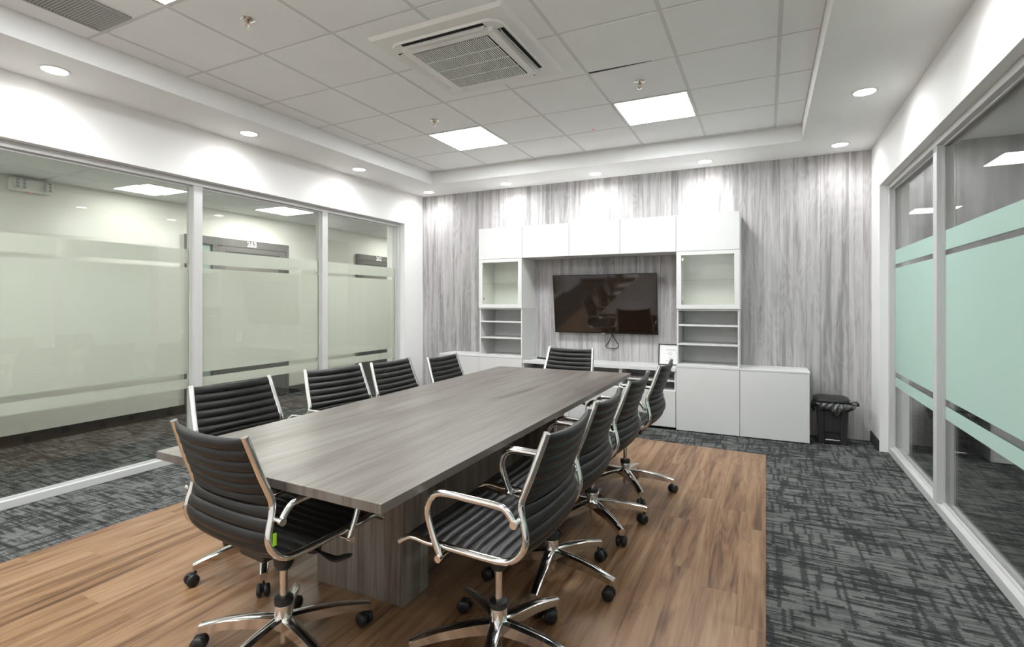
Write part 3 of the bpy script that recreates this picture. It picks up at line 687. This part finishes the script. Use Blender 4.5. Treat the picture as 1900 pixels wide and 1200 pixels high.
o = m.build('bin_bag', M['bag'], r); s_ = o.modifiers.new('solid', 'SOLIDIFY'); s_.thickness = 0.0015
m = MB().tube(catmull([(0.70, 5.83, 0.405), (0.74, 5.83, 0.415), (0.775, 5.84, 0.41), (0.78, 5.85, 0.385), (0.745, 5.845, 0.368), (0.70, 5.84, 0.36)], 5), [0.012 + 0.004 * math.sin(i) for i in range(26)], 10, flat=0.7)
m.build('bag_knot', M['bag'], r)

# ------------------------------------------------------------------ conference table
TZ = 0.750
r = empty('conference_table', (-1.64, 2.85, 0.004), 'long grey wood conference table on panel pedestals', 'table')
top = [(-1.042, 1.240), (-1.042, 4.462), (-2.272, 4.408), (-2.243, 1.282)]
MB().prism(top[::1], TZ - 0.032, TZ).build('table_top', M['tabletop'], r, 0.0015)
F0 = 0.0045
for (ya, yb) in ((1.868, 2.06), (3.73, 3.92)):
    MB().box(-1.965, -1.445, ya, yb, F0, TZ - 0.033).build('pedestal', M['pedestal'], r, 0.0015)
MB().box(-1.74, -1.70, 2.061, 3.729, 0.09, TZ - 0.034).build('centre_panel', M['pedestal'], r, 0.001)

# ------------------------------------------------------------------ office chairs
RAIL = [(-.290, .925), (-.268, .862), (-.243, .790), (-.222, .735), (-.209, .695), (-.213, .655), (-.224, .615), (-.229, .580), (-.218, .545), (-.188, .514), (-.145, .500), (-.06, .500), (.078, .506), (.145, .506), (.195, .513), (.228, .508), (.262, .487)]
RC = catmull([(f, 0, z) for f, z in RAIL], 5)
def halfw(f, z): return 0.222 + max(0, min(1, (0.92 - z) / 0.38)) * 0.036
def make_chair():
    root = empty('office_chair', (0, 0, 0), 'x', 'chair', 'black ribbed office chairs round the table')
    up = []
    for s in (1, -1):
        path = [(p[0], s * halfw(p[0], p[2]), p[2]) for p in RC]
        o = MB().tube(path, 0.0140, 14, flat=0.85, up=(1, 0, 0)).build('side_rail', M['chrome'], root, local=True); up.append(o)
    # ribbed sling: back and seat
    P = [Vector((p[0], 0, p[2])) for p in RC]; S = [0]
    for i in range(1, len(P)): S.append(S[-1] + (P[i] - P[i - 1]).length)
    def at(s):
        s = max(0, min(S[-1] - 1e-6, s)); i = 0
        while S[i + 1] < s: i += 1
        t = (s - S[i]) / (S[i + 1] - S[i]); p = P[i].lerp(P[i + 1], t)
        a = P[max(i - 1, 0)]; b = P[min(i + 2, len(P) - 1)]; tg = (b - a).normalized()
        return p, Vector((tg.z, 0, -tg.x)) if False else Vector((-tg.z, 0, tg.x))
    rib = 0.0415
    def sling(name, s0, s1):
        n = round((s1 - s0) / rib); pr = (s1 - s0) / n; K = 8; rows = n * K; cols = 14
        m = MB(); V = []
        for side in (1, -1):
            for i in range(rows + 1):
                s = s0 + (s1 - s0) * i / rows; p, nv = at(s); ph = (s - s0) / pr
                bul = abs(math.sin(math.pi * ph)) ** 0.55
                for j in range(cols + 1):
                    v = -1 + 2 * j / cols; e = (1 - abs(v) ** 6)
                    wd = halfw(p.x, p.z) - 0.010
                    backness = max(0, min(1, (p.z - 0.52) / 0.12))
                    sag = (0.026 * backness + 0.010 * (1 - backness)) * (1 - v * v)
                    th = 0.003 + (0.002 + 0.012 * bul) * (0.25 + 0.75 * e)
                    if i in (0, rows): th = 0.003
                    # nv faces the sitter: forward on the back, up on the seat
                    q = p - nv * sag * -1 if False else p + nv * (-sag)
                    q = q + nv * (side * th)
                    V.append((q.x, v * wd, q.z))
        C1 = cols + 1; off = (rows + 1) * C1; Fc = []
        for i in range(rows):
            for j in range(cols):
                a = i * C1 + j; Fc.append((a, a + 1, a + C1 + 1, a + C1)); Fc.append((off + a, off + a + C1, off + a + C1 + 1, off + a + 1))
        for i in range(rows):
            a = i * C1; Fc.append((a, a + C1, off + a + C1, off + a)); a = i * C1 + cols; Fc.append((a, off + a, off + a + C1, a + C1))
        for j in range(cols):
            Fc.append((j, off + j, off + j + 1, j + 1)); a = rows * C1 + j; Fc.append((a, a + 1, off + a + 1, off + a))
        m.add(V, Fc, True); me = m.build(name, M['leather'], root, local=True)
        for q in range(len(me.data.polygons)): me.data.polygons[q].use_smooth = True
        return me
    smid = S[int(len(S) * 0.60)]
    up.append(sling('backrest', 0.008, smid)); up.append(sling('seat', smid + 0.001, S[-1] - 0.012))
    for s in (1, -1):
        w_ = 0.280
        ap = catmull([(-.200, s * w_, .634), (-.190, s * w_, .656), (-.164, s * w_, .682), (-.130, s * w_, .688), (-.04, s * w_, .692), (.05, s * w_, .695), (.092, s * w_, .689), (.120, s * w_, .664), (.130, s * w_, .62), (.112, s * w_, .555), (.088, s * w_, .500), (.078, s * w_, .478)], 5)
        m = MB().tube(ap, 0.0125, 12, flat=0.75, up=(0, 1, 0))
        m.lathe([(0.0085, -0.028), (0.0085, 0.028)], -.205, s * 0.262, .642, 12, 'y'); m.lathe([(0.0085, -0.03), (0.0085, 0.03)], .078, s * 0.266, .478, 12, 'y')
        o = m.build('armrest', M['chrome'], root, local=True); up.append(o)
        for bx, bz in ((-.205, .642), (.078, .476)):
            m = MB().lathe([(0.0125, -0.007), (0.0125, 0.007)], bx, s * 0.290, bz, 14, 'y')
            up.append(m.build('arm_bolt', M['chrome'], root, local=True))
    m = MB(); m.tube([(-.10, -.25, .492), (-.10, .25, .492)], 0.009, 10); m.tube([(.08, -.25, .496), (.08, .25, .496)], 0.009, 10)
    up.append(m.build('cross_bar', M['chrome'], root, local=True))
    m = MB(); m.hull8([(-.13, -.07, .415), (.11, -.07, .415), (.11, .07, .415), (-.13, .07, .415)], [(-.14, -.09, .478), (.13, -.09, .478), (.13, .09, .478), (-.14, .09, .478)])
    m.lathe([(0.024, .325), (0.036, .345), (0.040, .38), (0.05, .416)], n=20)
    up.append(m.build('tilt_mechanism', M['plastic'], root, bevel=0.004, local=True))
    m = MB().tube(catmull([(.02, -.08, .445), (.02, -.15, .435), (.03, -.20, .418), (.045, -.24, .405), (.060, -.275, .415), (.070, -.30, .425)], 4), [0.008] * 8 + [0.010, 0.013, 0.015, 0.016, 0.017, 0.018, 0.018, 0.018, 0.017, 0.016, 0.014, 0.012, 0.008], 10, flat=0.5)
    up.append(m.build('height_lever', M['plastic'], root, local=True))
    m = MB().lathe([(0.010, .36), (0.026, .352), (0.030, .37), (0.030, .41), (0.02, .425)], .115, -.03, 0, 16)
    up.append(m.build('tension_knob', M['plastic'], root, local=True))
    t_ = MB(); t_.box(-.224, -.212, -.272, -.2695, .565, .605); up.append(t_.build('green_tag', M['green_tag'], root, local=True)); up[-1]['label'] = 'small green tag'
    for o in up: o['_u'] = 1
    m = MB().lathe([(0.0145, .21), (0.0145, .335)], n=20); m.build('gas_column', M['chrome'], root, local=True)
    m = MB().lathe([(0.034, .196), (0.036, .205), (0.034, .219), (0.018, .223)], n=20); m.build('column_collar', M['plastic'], root, local=True)
    m = MB().lathe([(0.014, .045), (0.0145, .05), (0.0145, .095), (0.030, .10), (0.033, .115), (0.033, .190), (0.031, .197)], n=24); m.build('hub', M['chrome'], root, local=True)
    # one base leg pointing along +X, rotated per leg
    m = MB(); prev = None; N = 9; R0, R1 = 0.020, 0.335
    rings = []
    for i in range(N + 1):
        t = i / N; f = R0 + (R1 - R0) * t
        zt = 0.152 - 0.010 * t - 0.040 * t ** 2.2; zb = zt - (0.052 - 0.018 * t); wt = 0.025 - 0.008 * t; wb = wt - 0.004
        rings.append([(f, -wb, zb), (f, wb, zb), (f, wt, zt - 0.006), (f, wt * 0.55, zt), (f, -wt * 0.55, zt), (f, -wt, zt - 0.006)])
    v = [p for q in rings for p in q]; n6 = 6; fs = []
    for j in range(N):
        for i in range(n6): fs.append((j * n6 + i, j * n6 + (i + 1) % n6, (j + 1) * n6 + (i + 1) % n6, (j + 1) * n6 + i))
    fs.append(tuple(range(6))[::-1]); fs.append(tuple(range(N * 6, N * 6 + 6))); m.add(v, fs, True)
    leg = m.build('base_leg', M['chrome'], root, local=True)
    m = MB().lathe([(0.0055, .040), (0.0055, .074)], n=10); m.lathe([(0.0, 0), (0.0, 0)], n=3) if False else None
    m.box(-.004, .030, -.006, .006, .020, .052)
    hood = []
    cas = m.build('caster', M['plastic'], root, bevel=0.002, local=True)
    whl = []
    for s in (1, -1):
        m = MB().lathe([(0.010, s * .006), (0.0265, s * .007), (0.0285, s * .011), (0.0285, s * .022), (0.024, s * .027), (0.012, s * .029)][::s], .016, 0, .0285, 24, 'y')
        whl.append(m.build('wheel', M['rubber'], cas, local=True))
    return root, leg, cas, whl
proto, leg0, cas0, whl0 = make_chair()
ups = [c for c in proto.children]
CH = [('A', -1.673, 1.425, 84, .003, 58, 'black ribbed office chair in the foreground at the near table end, back to the camera'),
      ('B', -.917, 1.767, 180, .012, 70, 'black ribbed office chair nearest the camera on the right side, whole seat and arm visible'),
      ('C', -.945, 2.386, 180.5, .002, 350, 'black ribbed office chair second on the right side, just behind the nearest right one'),
      ('D', -.955, 3.085, 178.8, -.002, 28, 'black ribbed office chair third on the right side of the table'),
      ('E', -.915, 3.752, 179.3, .012, 14, 'black ribbed office chair at the far right corner of the table, before the white cabinets'),
      ('G1', -2.34, 1.886, -3, .001, 31, 'black ribbed office chair nearest the camera on the left side of the table'),
      ('G2', -2.33, 2.601, -7, -.004, 60, 'black ribbed office chair second on the left side, in front of the narrow screen post'),
      ('G3', -2.327, 3.225, 0, -.017, 54, 'black ribbed office chair third on the left side of the table'),
      ('G4', -2.321, 3.929, -.4, -.046, 54, 'black ribbed office chair at the far left corner, before the low white cabinets'),
      ('H', -1.695, 4.441, -94, -.004, 40, 'black ribbed office chair at the far end of the table below the television')]
rng = random.Random(3)
parts0 = [c for c in proto.children if c not in (leg0, cas0)]
chairs = []
for i, (k, x, y, a, dz, ph, lab) in enumerate(CH):
    if i == 0: root = proto; parts = parts0
    else:
        root = proto.copy(); COL.objects.link(root); parts = []
        for c in parts0:
            q = c.copy(); COL.objects.link(q); q.parent = root; parts.append(q)
    root.location = (x, y, 0.0045); root.rotation_euler = (0, 0, R(a)); root['label'] = lab
    for q in parts:
        if q.get('_u'): q.location = (0, 0, dz)
    for j in range(5):
        th = ph - a + 72 * j
        if i == 0 and j == 0: lg, cs, ws = leg0, cas0, whl0
        else:
            lg = leg0.copy(); COL.objects.link(lg); lg.parent = root
            cs = cas0.copy(); COL.objects.link(cs); cs.parent = root
            for w0 in whl0:
                q = w0.copy(); COL.objects.link(q); q.parent = cs
        lg.rotation_euler = (0, 0, R(th))
        cs.location = (0.322 * math.cos(R(th)), 0.322 * math.sin(R(th)), 0); cs.rotation_euler = (0, 0, R(rng.uniform(0, 360)))
for o in D.objects:
    if '_u' in o.keys(): del o['_u']
